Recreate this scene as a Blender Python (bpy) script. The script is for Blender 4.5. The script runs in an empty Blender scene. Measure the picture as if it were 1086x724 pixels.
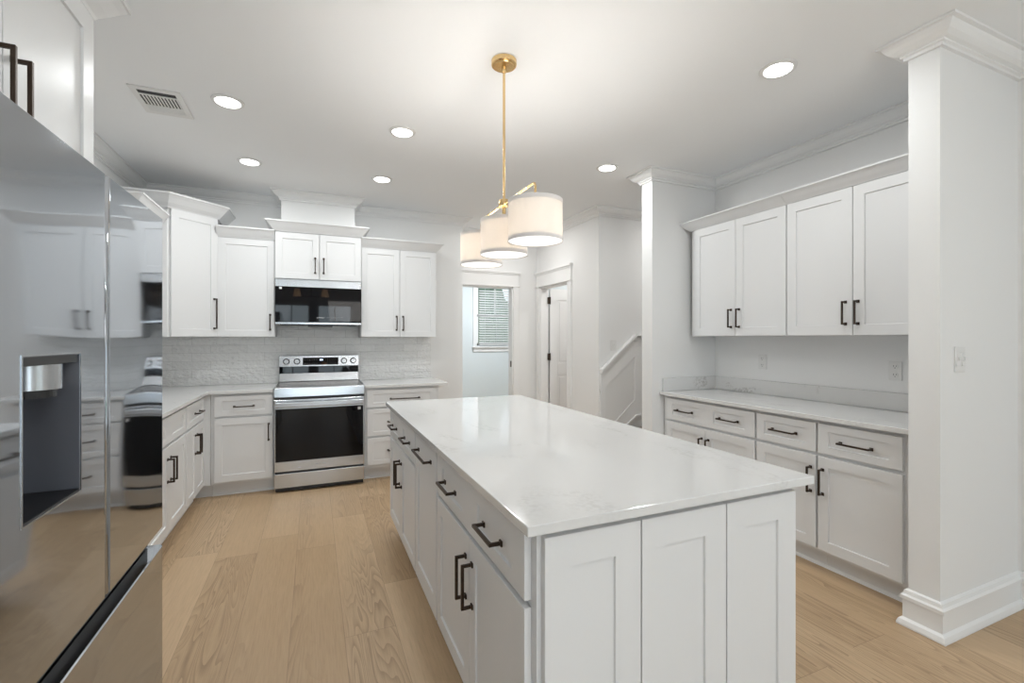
import bpy, bmesh, math, random
from mathutils import Vector, Matrix
PI = math.pi
sc = bpy.context.scene
COL = sc.collection

# ------------------------------------------------------------------ camera, sky, daylight, exposure
cam_d = bpy.data.cameras.new('camera'); cam = bpy.data.objects.new('camera', cam_d); COL.objects.link(cam)
cam_d.sensor_width = 36; cam_d.lens = 490 * 36 / 1086; cam_d.shift_y = -3.4 / 1086
cam_d.clip_start = 0.02
cam.location = (0, 0, 1.36); cam.rotation_euler = (PI / 2, 0, math.radians(-23.24))
sc.camera = cam
sc.view_settings.view_transform = 'Standard'; sc.view_settings.look = 'None'
sc.view_settings.exposure = 0.04; sc.view_settings.gamma = 1.0; sc.view_settings.use_curve_mapping = False
DOWNLIGHT_W = 6.4
SKY = 1.4
DAY = (0.80, 0.89, 1.0)

w = bpy.data.worlds.new('sky'); sc.world = w; w.use_nodes = True
wn = w.node_tree.nodes; wl = w.node_tree.links
bg = wn['Background']
tc = wn.new('ShaderNodeTexCoord'); sx = wn.new('ShaderNodeSeparateXYZ'); rp = wn.new('ShaderNodeValToRGB')
wl.new(tc.outputs['Generated'], sx.inputs[0]); wl.new(sx.outputs['Z'], rp.inputs[0])
rp.color_ramp.elements[0].position = 0.0; rp.color_ramp.elements[0].color = (0.93, 0.96, 1, 1)
rp.color_ramp.elements[1].position = 0.6; rp.color_ramp.elements[1].color = (0.62, 0.8, 1, 1)
wl.new(rp.outputs[0], bg.inputs['Color']); bg.inputs['Strength'].default_value = SKY

def area_light(name, loc, rot, sx_, sy_, power, color=(1, 1, 1), parent=None, shape='RECTANGLE'):
    l = bpy.data.lights.new(name, 'AREA'); l.shape = shape; l.size = sx_; l.size_y = sy_
    l.energy = power; l.color = color
    o = bpy.data.objects.new(name, l); COL.objects.link(o); o.location = loc; o.rotation_euler = rot
    if parent: o.parent = parent
    return o

# daylight entering the window openings behind the camera (facing +y) and the glazed door on the near right
REAR_Y = -3.4
REAR_WIN = [(-0.95, -0.08, 0.35, 2.25), (0.08, 0.95, 0.35, 2.25), (1.75, 2.65, 0.35, 2.25)]
for i, (a, b, c, d) in enumerate(REAR_WIN):
    area_light('window_daylight', ((a + b) / 2, REAR_Y - 0.16, (c + d) / 2), (PI / 2, 0, 0), b - a, d - c, 26, DAY)
SIDE_WIN = (-1.9, -0.1, 0.06, 2.15)      # y0, y1, z0, z1 on the near right wall
a, b, c, d = SIDE_WIN
area_light('door_daylight', (3.50, (a + b) / 2, (c + d) / 2), (0, PI / 2, 0), d - c, b - a, 3, DAY)
# added unseen fill light behind the camera, standing in for a bounced flash
area_light('tilted_fill', (1.1, -1.0, 1.95), (math.radians(152), 0, 0), 1.6, 1.0, 17, (1, 0.97, 0.93))
FAR_WIN = (2.80, 3.58, 1.22, 2.36)       # x0, x1, z0, z1 on the far blue room wall

# ------------------------------------------------------------------ materials
def newmat(name):
    m = bpy.data.materials.new(name); m.use_nodes = True
    return m, m.node_tree.nodes, m.node_tree.links, m.node_tree.nodes['Principled BSDF']
def mat(name, col, rough=0.5, metal=0.0, spec=0.5, emit=None, es=0.0, coat=0.0, ior=None):
    m, n, l, b = newmat(name)
    b.inputs['Base Color'].default_value = (*col, 1); b.inputs['Roughness'].default_value = rough
    b.inputs['Metallic'].default_value = metal; b.inputs['Specular IOR Level'].default_value = spec
    b.inputs['Coat Weight'].default_value = coat
    if emit: b.inputs['Emission Color'].default_value = (*emit, 1); b.inputs['Emission Strength'].default_value = es
    return m
def paint(name, col, rough, bump=0.0, scale=300.0):
    m, n, l, b = newmat(name)
    t = n.new('ShaderNodeTexCoord'); nz = n.new('ShaderNodeTexNoise'); nz.inputs['Scale'].default_value = scale
    l.new(t.outputs['Object'], nz.inputs['Vector'])
    mx = n.new('ShaderNodeMix'); mx.data_type = 'RGBA'
    mx.inputs['A'].default_value = (*[c * 0.985 for c in col], 1); mx.inputs['B'].default_value = (*col, 1)
    l.new(nz.outputs['Fac'], mx.inputs['Factor']); l.new(mx.outputs['Result'], b.inputs['Base Color'])
    b.inputs['Roughness'].default_value = rough
    if bump:
        bp = n.new('ShaderNodeBump'); bp.inputs['Strength'].default_value = bump; bp.inputs['Distance'].default_value = 0.001
        l.new(nz.outputs['Fac'], bp.inputs['Height']); l.new(bp.outputs[0], b.inputs['Normal'])
    return m
M = {}
M['wall'] = paint('wall_paint', (0.84, 0.84, 0.835), 0.65, 0.15)
M['ceiling'] = paint('ceiling_paint', (0.91, 0.925, 0.935), 0.9, 0.1)
M['trim'] = paint('trim_paint', (0.87, 0.87, 0.865), 0.35)
M['cab'] = paint('cabinet_paint', (0.775, 0.778, 0.782), 0.38)
M['blue'] = paint('blue_room_paint', (0.74, 0.80, 0.82), 0.7)
M['bronze'] = mat('dark_bronze', (0.06, 0.043, 0.033), 0.34, 0.85)
M['brass'] = mat('brushed_brass', (0.78, 0.56, 0.28), 0.24, 1.0)
M['black_glass'] = mat('black_glass', (0.004, 0.004, 0.005), 0.03, 0.0, 0.28)
M['black'] = mat('black_plastic', (0.012, 0.012, 0.013), 0.4)
M['dark'] = mat('dark_backing', (0.03, 0.03, 0.032), 0.6)
M['plastic'] = mat('white_plastic', (0.78, 0.78, 0.77), 0.35)
M['slot'] = mat('outlet_slot', (0.05, 0.05, 0.05), 0.6)
M['lamp'] = mat('lamp_lens', (0.9, 0.9, 0.9), 0.5, emit=(1, 0.985, 0.96), es=6.0)
M['display'] = mat('display_digits', (0.1, 0.1, 0.1), 0.5, emit=(0.6, 0.75, 1.0), es=4.0)
M['grey_panel'] = mat('dispenser_grey', (0.17, 0.18, 0.21), 0.3, 0.35)
M['ink'] = mat('grey_print', (0.25, 0.25, 0.25), 0.5)
M['print'] = mat('white_print', (0.7, 0.7, 0.7), 0.5)
M['tread'] = mat('stair_tread_wood', (0.20, 0.16, 0.12), 0.45)
M['leaf'] = mat('shrub_leaf', (0.20, 0.27, 0.19), 0.7)
M['lawn'] = mat('lawn', (0.16, 0.26, 0.09), 0.9)
M['curtain'] = mat('curtain_cloth', (0.75, 0.78, 0.85), 0.9)
M['amber'] = mat('lit_amber_shade', (0.8, 0.6, 0.4), 0.6, emit=(1.0, 0.62, 0.36), es=1.6)

def brushed(name, col, rough, sc_=(2, 2, 260), amt=0.10, wavy=0.0):
    m, n, l, b = newmat(name)
    t = n.new('ShaderNodeTexCoord'); mp = n.new('ShaderNodeMapping'); nz = n.new('ShaderNodeTexNoise')
    mp.inputs['Scale'].default_value = sc_; l.new(t.outputs['Object'], mp.inputs[0]); l.new(mp.outputs[0], nz.inputs['Vector'])
    nz.inputs['Scale'].default_value = 3; nz.inputs['Detail'].default_value = 4
    mr = n.new('ShaderNodeMapRange'); mr.inputs['To Min'].default_value = max(0.0, rough - amt / 2); mr.inputs['To Max'].default_value = rough + amt
    l.new(nz.outputs['Fac'], mr.inputs['Value']); l.new(mr.outputs[0], b.inputs['Roughness'])
    b.inputs['Base Color'].default_value = (*col, 1); b.inputs['Metallic'].default_value = 1.0
    if wavy:
        n2 = n.new('ShaderNodeTexNoise'); n2.inputs['Scale'].default_value = 2.2; n2.inputs['Detail'].default_value = 0.5
        l.new(t.outputs['Object'], n2.inputs['Vector'])
        bp = n.new('ShaderNodeBump'); bp.inputs['Strength'].default_value = 1.0; bp.inputs['Distance'].default_value = wavy
        l.new(n2.outputs['Fac'], bp.inputs['Height']); l.new(bp.outputs[0], b.inputs['Normal'])
    return m
M['steel'] = brushed('stainless_steel', (0.55, 0.565, 0.585), 0.25, (1.5, 1.5, 60), 0.04, 0.012)
M['fridge_steel'] = brushed('dark_polished_steel', (0.47, 0.505, 0.55), 0.04, (3, 3, 3), 0.03, 0.006)

def floor_mat():
    m, n, l, b = newmat('oak_planks')
    def mth(op, a, b_=None, c_=None):
        k = n.new('ShaderNodeMath'); k.operation = op
        for i, v in enumerate((a, b_, c_)):
            if v is None: continue
            if isinstance(v, (int, float)): k.inputs[i].default_value = v
            else: l.new(v, k.inputs[i])
        return k.outputs[0]
    t = n.new('ShaderNodeTexCoord'); s = n.new('ShaderNodeSeparateXYZ'); l.new(t.outputs['Object'], s.inputs[0])
    W, L = 0.228, 1.52
    u = mth('DIVIDE', mth('ADD', s.outputs['X'], 10 * W + 0.098), W); row = mth('FLOOR', u); fu = mth('FRACT', u)
    wn_ = n.new('ShaderNodeTexWhiteNoise'); wn_.noise_dimensions = '1D'; l.new(row, wn_.inputs['W'])
    v = mth('DIVIDE', mth('ADD', mth('ADD', s.outputs['Y'], 20.0), mth('MULTIPLY', wn_.outputs['Value'], L)), L)
    pl = mth('FLOOR', v); fv = mth('FRACT', v)
    cid = mth('ADD', mth('MULTIPLY', row, 17.31), mth('MULTIPLY', pl, 5.77))
    w2 = n.new('ShaderNodeTexWhiteNoise'); w2.noise_dimensions = '1D'; l.new(cid, w2.inputs['W'])
    # grain coordinates, shifted per plank
    cb = n.new('ShaderNodeCombineXYZ')
    l.new(mth('MULTIPLY', s.outputs['X'], 1.0), cb.inputs[0]); l.new(mth('MULTIPLY', s.outputs['Y'], 0.085), cb.inputs[1])
    l.new(mth('MULTIPLY', w2.outputs['Value'], 37.0), cb.inputs[2])
    big = n.new('ShaderNodeTexNoise'); big.inputs['Scale'].default_value = 7.0; big.inputs['Detail'].default_value = 2.0; big.inputs['Distortion'].default_value = 0.6
    l.new(cb.outputs[0], big.inputs['Vector'])
    rings = mth('FRACT', mth('MULTIPLY', mth('ADD', big.outputs['Fac'], mth('MULTIPLY', w2.outputs['Value'], 3.0)), 26.0))
    rings = mth('POWER', rings, 2.0)
    mask_n = n.new('ShaderNodeTexNoise'); mask_n.inputs['Scale'].default_value = 3.2; mask_n.inputs['Detail'].default_value = 1.0
    l.new(cb.outputs[0], mask_n.inputs['Vector'])
    mask = n.new('ShaderNodeMapRange'); mask.inputs['From Min'].default_value = 0.42; mask.inputs['From Max'].default_value = 0.62
    l.new(mask_n.outputs['Fac'], mask.inputs['Value'])
    # fine pores
    cb2 = n.new('ShaderNodeCombineXYZ')
    l.new(mth('MULTIPLY', s.outputs['X'], 1.0), cb2.inputs[0]); l.new(mth('MULTIPLY', s.outputs['Y'], 0.05), cb2.inputs[1]); l.new(w2.outputs['Value'], cb2.inputs[2])
    fine = n.new('ShaderNodeTexNoise'); fine.inputs['Scale'].default_value = 170.0; fine.inputs['Detail'].default_value = 3.0
    l.new(cb2.outputs[0], fine.inputs['Vector'])
    mid = n.new('ShaderNodeTexNoise'); mid.inputs['Scale'].default_value = 28.0; mid.inputs['Detail'].default_value = 3.0
    l.new(cb2.outputs[0], mid.inputs['Vector'])
    # knots
    vk = n.new('ShaderNodeTexVoronoi'); vk.inputs['Scale'].default_value = 1.35
    cb3 = n.new('ShaderNodeCombineXYZ'); l.new(s.outputs['X'], cb3.inputs[0]); l.new(mth('MULTIPLY', s.outputs['Y'], 0.62), cb3.inputs[1])
    l.new(cb3.outputs[0], vk.inputs['Vector'])
    kn = n.new('ShaderNodeMapRange'); kn.inputs['From Min'].default_value = 0.0; kn.inputs['From Max'].default_value = 0.035
    kn.inputs['To Min'].default_value = 1.0; kn.inputs['To Max'].default_value = 0.0
    l.new(vk.outputs['Distance'], kn.inputs['Value'])
    ramp = n.new('ShaderNodeValToRGB'); e = ramp.color_ramp.elements
    e[0].position = 0.0; e[0].color = (0.475, 0.325, 0.185, 1); e[1].position = 1.0; e[1].color = (0.65, 0.475, 0.30, 1)
    e2 = ramp.color_ramp.elements.new(0.5); e2.color = (0.565, 0.40, 0.243, 1)
    l.new(mth('ADD', mth('MULTIPLY', w2.outputs['Value'], 0.62), mth('MULTIPLY', mid.outputs['Fac'], 0.38)), ramp.inputs[0])
    def darken(col, fac, target, k):
        mx = n.new('ShaderNodeMix'); mx.data_type = 'RGBA'; l.new(col, mx.inputs['A']); mx.inputs['B'].default_value = (*target, 1)
        l.new(mth('MULTIPLY', fac, k), mx.inputs['Factor']); return mx.outputs['Result']
    c = darken(ramp.outputs[0], mth('MULTIPLY', rings, mask.outputs[0]), (0.20, 0.125, 0.07), 0.55)
    c = darken(c, mth('POWER', fine.outputs['Fac'], 2.2), (0.20, 0.125, 0.07), 0.50)
    c = darken(c, kn.outputs[0], (0.13, 0.09, 0.06), 0.75)
    eu = mth('MINIMUM', fu, mth('SUBTRACT', 1.0, fu)); ev = mth('MINIMUM', fv, mth('SUBTRACT', 1.0, fv))
    gap = mth('MAXIMUM', mth('LESS_THAN', eu, 0.0045), mth('LESS_THAN', ev, 0.0008))
    c = darken(c, gap, (0.16, 0.10, 0.06), 0.5)
    l.new(c, b.inputs['Base Color'])
    b.inputs['Roughness'].default_value = 0.42
    bp = n.new('ShaderNodeBump'); bp.inputs['Strength'].default_value = 0.25; bp.inputs['Distance'].default_value = 0.0012
    l.new(mth('SUBTRACT', fine.outputs['Fac'], gap), bp.inputs['Height']); l.new(bp.outputs[0], b.inputs['Normal'])
    return m
M['floor'] = floor_mat()

def quartz(name, vein, width, scale, base=(0.74, 0.738, 0.732)):
    m, n, l, b = newmat(name)
    t = n.new('ShaderNodeTexCoord'); mp = n.new('ShaderNodeMapping'); mp.inputs['Rotation'].default_value = (0.4, 0.3, 0.6)
    mp.inputs['Scale'].default_value = (1.0, 0.55, 1.0)
    l.new(t.outputs['Object'], mp.inputs[0])
    nz = n.new('ShaderNodeTexNoise'); nz.inputs['Scale'].default_value = scale; nz.inputs['Detail'].default_value = 5; nz.inputs['Distortion'].default_value = 1.1
    l.new(mp.outputs[0], nz.inputs['Vector'])
    def mth(op, a, b_=None):
        k = n.new('ShaderNodeMath'); k.operation = op
        for i, v in enumerate((a, b_)):
            if v is None: continue
            if isinstance(v, (int, float)): k.inputs[i].default_value = v
            else: l.new(v, k.inputs[i])
        return k.outputs[0]
    rid = mth('ABSOLUTE', mth('SUBTRACT', nz.outputs['Fac'], 0.5))
    mr = n.new('ShaderNodeMapRange'); mr.inputs['From Min'].default_value = 0.0; mr.inputs['From Max'].default_value = width
    mr.inputs['To Min'].default_value = 1.0; mr.inputs['To Max'].default_value = 0.0; l.new(rid, mr.inputs['Value'])
    n2 = n.new('ShaderNodeTexNoise'); n2.inputs['Scale'].default_value = scale * 1.4; l.new(t.outputs['Object'], n2.inputs['Vector'])
    m2 = n.new('ShaderNodeMapRange'); m2.inputs['From Min'].default_value = 0.48; m2.inputs['From Max'].default_value = 0.62; l.new(n2.outputs['Fac'], m2.inputs['Value'])
    n3 = n.new('ShaderNodeTexNoise'); n3.inputs['Scale'].default_value = 60; n3.inputs['Detail'].default_value = 4; l.new(t.outputs['Object'], n3.inputs['Vector'])
    m3 = n.new('ShaderNodeMapRange'); m3.inputs['From Min'].default_value = 0.40; m3.inputs['From Max'].default_value = 0.62; l.new(n3.outputs['Fac'], m3.inputs['Value'])
    fac = mth('MULTIPLY', mth('MULTIPLY', mr.outputs[0], m2.outputs[0]), mth('MULTIPLY', m3.outputs[0], vein))
    mx = n.new('ShaderNodeMix'); mx.data_type = 'RGBA'
    mx.inputs['A'].default_value = (*base, 1); mx.inputs['B'].default_value = (0.36, 0.34, 0.32, 1)
    l.new(fac, mx.inputs['Factor']); l.new(mx.outputs['Result'], b.inputs['Base Color'])
    b.inputs['Roughness'].default_value = 0.09
    return m
M['quartz'] = quartz('white_quartz', 0.35, 0.035, 1.7)
M['quartz_v'] = quartz('veined_quartz', 0.8, 0.06, 3.2)

def tile_mat():
    m, n, l, b = newmat('glazed_white_tile')
    t = n.new('ShaderNodeTexCoord'); s = n.new('ShaderNodeSeparateXYZ'); l.new(t.outputs['Object'], s.inputs[0])
    def mth(op, a, b_=None):
        k = n.new('ShaderNodeMath'); k.operation = op
        for i, v in enumerate((a, b_)):
            if v is None: continue
            if isinstance(v, (int, float)): k.inputs[i].default_value = v
            else: l.new(v, k.inputs[i])
        return k.outputs[0]
    cb = n.new('ShaderNodeCombineXYZ')
    l.new(mth('ADD', s.outputs['X'], 0.75 + 0.303 * 20), cb.inputs[0]); l.new(mth('SUBTRACT', s.outputs['Z'], 0.912), cb.inputs[1])
    br = n.new('ShaderNodeTexBrick'); l.new(cb.outputs[0], br.inputs['Vector'])
    br.inputs['Scale'].default_value = 1.0; br.inputs['Brick Width'].default_value = 0.303; br.inputs['Row Height'].default_value = 0.0765
    br.inputs['Mortar Size'].default_value = 0.0016; br.inputs['Mortar Smooth'].default_value = 0.3; br.offset = 0.5
    br.inputs['Color1'].default_value = (0.80, 0.80, 0.79, 1); br.inputs['Color2'].default_value = (0.86, 0.86, 0.85, 1); br.inputs['Mortar'].default_value = (0.62, 0.62, 0.61, 1)
    l.new(br.outputs['Color'], b.inputs['Base Color'])
    b.inputs['Roughness'].default_value = 0.08
    # hand-made glaze ripple: medium and fine
    mp = n.new('ShaderNodeMapping'); mp.inputs['Scale'].default_value = (1, 1, 1.8); l.new(t.outputs['Object'], mp.inputs[0])
    nz = n.new('ShaderNodeTexNoise'); nz.inputs['Scale'].default_value = 22; nz.inputs['Detail'].default_value = 2; l.new(mp.outputs[0], nz.inputs['Vector'])
    b1 = n.new('ShaderNodeBump'); b1.inputs['Strength'].default_value = 1.0; b1.inputs['Distance'].default_value = 0.02
    l.new(nz.outputs['Fac'], b1.inputs['Height'])
    b2 = n.new('ShaderNodeBump'); b2.inputs['Strength'].default_value = 0.6; b2.inputs['Distance'].default_value = 0.002; b2.invert = True
    l.new(br.outputs['Fac'], b2.inputs['Height']); l.new(b1.outputs[0], b2.inputs['Normal']); l.new(b2.outputs[0], b.inputs['Normal'])
    return m
M['tile'] = tile_mat()

def shade_mat():
    m, n, l, b = newmat('linen_shade')
    out = n['Material Output']; tr = n.new('ShaderNodeBsdfTranslucent'); tr.inputs[0].default_value = (0.95, 0.88, 0.80, 1)
    df = n.new('ShaderNodeBsdfDiffuse'); df.inputs[0].default_value = (0.86, 0.84, 0.82, 1)
    mx = n.new('ShaderNodeMixShader'); mx.inputs[0].default_value = 0.2
    l.new(df.outputs[0], mx.inputs[1]); l.new(tr.outputs[0], mx.inputs[2]); l.new(mx.outputs[0], out.inputs['Surface'])
    return m
M['shade'] = shade_mat()
M['shade_band'] = mat('shade_hem', (0.84, 0.81, 0.79), 0.9)
M['diffuser'] = mat('shade_diffuser', (0.9, 0.9, 0.9), 0.5, emit=(1, 0.97, 0.92), es=1.0)
def glass_mat():
    m, n, l, b = newmat('window_pane')
    out = n['Material Output']; tr = n.new('ShaderNodeBsdfTransparent'); tr.inputs[0].default_value = (0.96, 0.98, 0.97, 1)
    gl = n.new('ShaderNodeBsdfGlossy'); gl.inputs['Roughness'].default_value = 0.0
    fr = n.new('ShaderNodeFresnel'); fr.inputs[0].default_value = 1.45
    mx = n.new('ShaderNodeMixShader'); l.new(fr.outputs[0], mx.inputs[0]); l.new(tr.outputs[0], mx.inputs[1]); l.new(gl.outputs[0], mx.inputs[2])
    l.new(mx.outputs[0], out.inputs['Surface']); return m
M['glass'] = glass_mat()

# ------------------------------------------------------------------ geometry helpers
ORG = {}
def org(o): return ORG.get(o.name, Vector((0, 0, 0))) if o else Vector((0, 0, 0))
class MB:
    """collects shapes in world space (optionally through a frame) and links them as one mesh object"""
    def __init__(s, frame=None): s.bm = bmesh.new(); s.f = frame or (lambda p: Vector(p))
    def v(s, p): return s.bm.verts.new(s.f(p))
    def face(s, vs):
        try: return s.bm.faces.new(vs)
        except ValueError: return None
    def box(s, x0, x1, y0, y1, z0, z1):
        c = [s.v((x, y, z)) for x in (x0, x1) for y in (y0, y1) for z in (z0, z1)]
        for q in ((0, 1, 3, 2), (4, 6, 7, 5), (0, 4, 5, 1), (2, 3, 7, 6), (0, 2, 6, 4), (1, 5, 7, 3)): s.face([c[i] for i in q])
        return s
    def prism(s, pts, axis, a, b):
        """polygon pts (2D) extruded along axis from a to b"""
        def P(p, t):
            if axis == 'z': return (p[0], p[1], t)
            if axis == 'y': return (p[0], t, p[1])
            return (t, p[0], p[1])
        A = [s.v(P(p, a)) for p in pts]; B = [s.v(P(p, b)) for p in pts]
        s.face(A); s.face(B[::-1])
        for i in range(len(pts)):
            j = (i + 1) % len(pts); s.face([A[i], B[i], B[j], A[j]])
        return s
    def cyl(s, c, r, h, axis='z', seg=28, r2=None):
        """capped cylinder/cone from c along +axis"""
        r2 = r if r2 is None else r2
        def P(a, rr, t):
            x, y = rr * math.cos(a), rr * math.sin(a)
            d = {'z': (x, y, t), 'y': (x, t, y), 'x': (t, x, y)}[axis]
            return (c[0] + d[0], c[1] + d[1], c[2] + d[2])
        A = [s.v(P(2 * PI * i / seg, r, 0)) for i in range(seg)]; B = [s.v(P(2 * PI * i / seg, r2, h)) for i in range(seg)]
        s.face(A[::-1]); s.face(B)
        for i in range(seg):
            j = (i + 1) % seg; s.face([A[i], A[j], B[j], B[i]])
        return s
    def lathe(s, c, prof, seg=40):
        rings = [[s.v((c[0] + r * math.cos(2 * PI * i / seg), c[1] + r * math.sin(2 * PI * i / seg), c[2] + z)) for i in range(seg)] for r, z in prof]
        for A, B in zip(rings, rings[1:]):
            for i in range(seg):
                j = (i + 1) % seg; s.face([A[i], A[j], B[j], B[i]])
        s.face(rings[0][::-1]); s.face(rings[-1]); return s
    def tube(s, pts, r, seg=12):
        pts = [Vector(p) for p in pts]; rings = []
        for i, p in enumerate(pts):
            d = (pts[min(i + 1, len(pts) - 1)] - pts[max(i - 1, 0)]).normalized()
            up = Vector((0, 0, 1)) if abs(d.z) < 0.9 else Vector((1, 0, 0))
            a = d.cross(up).normalized(); b_ = d.cross(a).normalized()
            rings.append([s.v(p + r * (math.cos(2 * PI * k / seg) * a + math.sin(2 * PI * k / seg) * b_)) for k in range(seg)])
        for A, B in zip(rings, rings[1:]):
            for i in range(seg):
                j = (i + 1) % seg; s.face([A[i], A[j], B[j], B[i]])
        s.face(rings[0][::-1]); s.face(rings[-1]); return s
    def sweep(s, path, prof, closed=False):
        """moulding along a plan polyline; prof = (out, z) with out measured to the right of the heading"""
        n = len(path); P = [Vector((p[0], p[1])) for p in path]; offs = []
        for i in range(n):
            def nrm(a, b):
                d = (b - a).normalized(); return Vector((d.y, -d.x))
            ns = []
            if i > 0 or closed: ns.append(nrm(P[i - 1], P[i]))
            if i < n - 1 or closed: ns.append(nrm(P[i], P[(i + 1) % n]))
            if len(ns) == 1: offs.append(ns[0])
            else:
                m_ = ns[0] + ns[1]; offs.append(m_ / (1 + ns[0].dot(ns[1])))
        R = [[s.v((P[i].x + offs[i].x * o, P[i].y + offs[i].y * o, z)) for o, z in prof] for i in range(n)]
        k = len(prof); rng = range(n if closed else n - 1)
        for i in rng:
            A, B = R[i], R[(i + 1) % n]
            for j in range(k):
                q = (j + 1) % k; s.face([A[j], A[q], B[q], B[j]])
        if not closed: s.face(R[0][::-1]); s.face(R[-1])
        return s
    def shaker(s, u0, u1, z0, z1, n0, t, st, rec, cells=1):
        """slab front with recessed panels; u along the face, n outward"""
        n1 = n0 + t; rd = 0.0075; ch = 0.002
        cw = (u1 - u0) / cells
        # back and sides
        def q(a, b, c, d): s.face([s.v(p) for p in (a, b, c, d)])
        e = 0.0012
        q((u0, n0, z0), (u0, n0, z1), (u1, n0, z1), (u1, n0, z0))
        ring_o = [(u0, n0, z0), (u1, n0, z0), (u1, n0, z1), (u0, n0, z1)]
        ring_m = [(u0, n1 - e, z0), (u1, n1 - e, z0), (u1, n1 - e, z1), (u0, n1 - e, z1)]
        ring_i = [(u0 + e, n1, z0 + e), (u1 - e, n1, z0 + e), (u1 - e, n1, z1 - e), (u0 + e, n1, z1 - e)]
        for A, B in ((ring_o, ring_m), (ring_m, ring_i)):
            for i in range(4):
                j = (i + 1) % 4; q(A[i], A[j], B[j], B[i])
        for c in range(cells):
            a, b = u0 + c * cw, u0 + (c + 1) * cw
            a1 = a + e if c == 0 else a; b1 = b - e if c == cells - 1 else b
            O = [(a1, n1, z0 + e), (b1, n1, z0 + e), (b1, n1, z1 - e), (a1, n1, z1 - e)]
            I = [(a + st, n1, z0 + rec), (b - st, n1, z0 + rec), (b - st, n1, z1 - rec), (a + st, n1, z1 - rec)]
            J = [(a + st + ch, n1 - rd, z0 + rec + ch), (b - st - ch, n1 - rd, z0 + rec + ch), (b - st - ch, n1 - rd, z1 - rec - ch), (a + st + ch, n1 - rd, z1 - rec - ch)]
            for A, B in ((O, I), (I, J)):
                for i in range(4):
                    j = (i + 1) % 4; q(A[i], A[j], B[j], B[i])
            q(*J)
        return s
    def build(s, name, material, parent=None, bevel=0.0, smooth=False, seg=1):
        bmesh.ops.remove_doubles(s.bm, verts=s.bm.verts, dist=1e-5)
        bmesh.ops.recalc_face_normals(s.bm, faces=s.bm.faces)
        me = bpy.data.meshes.new(name); o_ = org(parent)
        for v in s.bm.verts: v.co -= o_
        s.bm.to_mesh(me); s.bm.free(); me.materials.append(material)
        if smooth:
            for p in me.polygons: p.use_smooth = True
            me.set_sharp_from_angle(angle=math.radians(40))
        o = bpy.data.objects.new(name, me); COL.objects.link(o)
        if parent: o.parent = parent
        ORG[o.name] = o_
        if bevel:
            b = o.modifiers.new('bevel', 'BEVEL'); b.width = bevel; b.segments = seg; b.limit_method = 'ANGLE'; b.angle_limit = math.radians(35)
        return o
def thing(name, label, cat, loc=(0, 0, 0), group=None):
    o = bpy.data.objects.new(name, None); COL.objects.link(o); o.location = loc; o.empty_display_size = 0.1
    ORG[o.name] = Vector(loc); o['label'] = label; o['category'] = cat
    if group: o['group'] = group
    return o
def tag(o, label, cat, group=None):
    o['label'] = label; o['category'] = cat
    if group: o['group'] = group
    return o
def struct(name, mb, m, **k):
    o = mb.build(name, m, None, **k); o['kind'] = 'structure'; return o
def box(x0, x1, y0, y1, z0, z1): return MB().box(x0, x1, y0, y1, z0, z1)
def text(body, size, loc, rot, material, name, parent, ext=0.0004):
    c = bpy.data.curves.new(name, 'FONT'); c.body = body; c.size = size; c.extrude = ext; c.align_x = 'CENTER'; c.align_y = 'CENTER'
    t = bpy.data.objects.new(name + '_curve', c); COL.objects.link(t)
    bpy.context.view_layer.update()
    me = bpy.data.meshes.new_from_object(t.evaluated_get(bpy.context.evaluated_depsgraph_get()))
    bpy.data.objects.remove(t)
    me.materials.clear(); me.materials.append(material)
    o = bpy.data.objects.new(name, me); COL.objects.link(o); o.parent = parent
    o.location = Vector(loc) - org(parent); o.rotation_euler = rot
    return o

# ------------------------------------------------------------------ room shell
XL, XR, YB, YF, H = -1.455, 3.30, 5.19, 5.68, 2.76
XN = 3.315                      # near right wall
XH, YS = 2.81, 4.185            # hall wall, stair wall
struct('floor', box(-1.6, 5.2, -3.6, 8.4, -0.1, 0), M['floor'])
struct('ceiling', box(-1.6, 5.2, -3.6, 8.4, H, H + 0.1), M['ceiling'])
struct('wall_left', box(XL - 0.12, XL, -3.52, YB + 0.12, 0, H), M['wall'])
struct('wall_back', box(XL, 1.60, YB, 5.80, 0, H), M['wall'])
def wall_with_hole(name, axis, a0, a1, p0, p1, h0, h1, z0, z1, m):
    """wall slab; a = running coordinate, p = thickness coordinate; hole h0..h1, z0..z1"""
    mb = MB()
    for (s0, s1, q0, q1) in ((a0, h0, 0, H), (h1, a1, 0, H), (h0, h1, z1, H)) + (((h0, h1, 0, z0),) if z0 > 0 else ()):
        if axis == 'x': mb.box(s0, s1, p0, p1, q0, q1)
        else: mb.box(p0, p1, s0, s1, q0, q1)
    return struct(name, mb, m)
wall_with_hole('wall_far', 'x', 1.60, XH + 0.12, YF, YF + 0.12, 1.70, 2.455, 0, 2.045, M['wall'])
wall_with_hole('wall_hall', 'y', YS, YF, XH, XH + 0.12, 4.83, 5.585, 0, 2.045, M['wall'])
struct('wall_stairs', box(XH + 0.12, 5.08, YS, YS + 0.12, 0, H), M['wall'])
struct('wall_wing', box(2.595, 5.08, 3.08, 3.21, 0, H), M['wall'])
struct('wall_right', box(XR, XR + 0.12, 1.273, 3.08, 0, H), M['wall'])
struct('wall_column', box(2.595, XR + 0.12, 1.152, 1.273, 0, H), M['wall'])
struct('wall_stair_end', box(5.08, 5.2, 3.08, YS + 0.12, 0, H), M['wall'])
a, b, c, d = SIDE_WIN
wall_with_hole('wall_near_right', 'y', REAR_Y - 0.12, 1.152, XN, XN + 0.12, a, b, c, d, M['wall'])
mb = MB(); xs = XL
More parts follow.
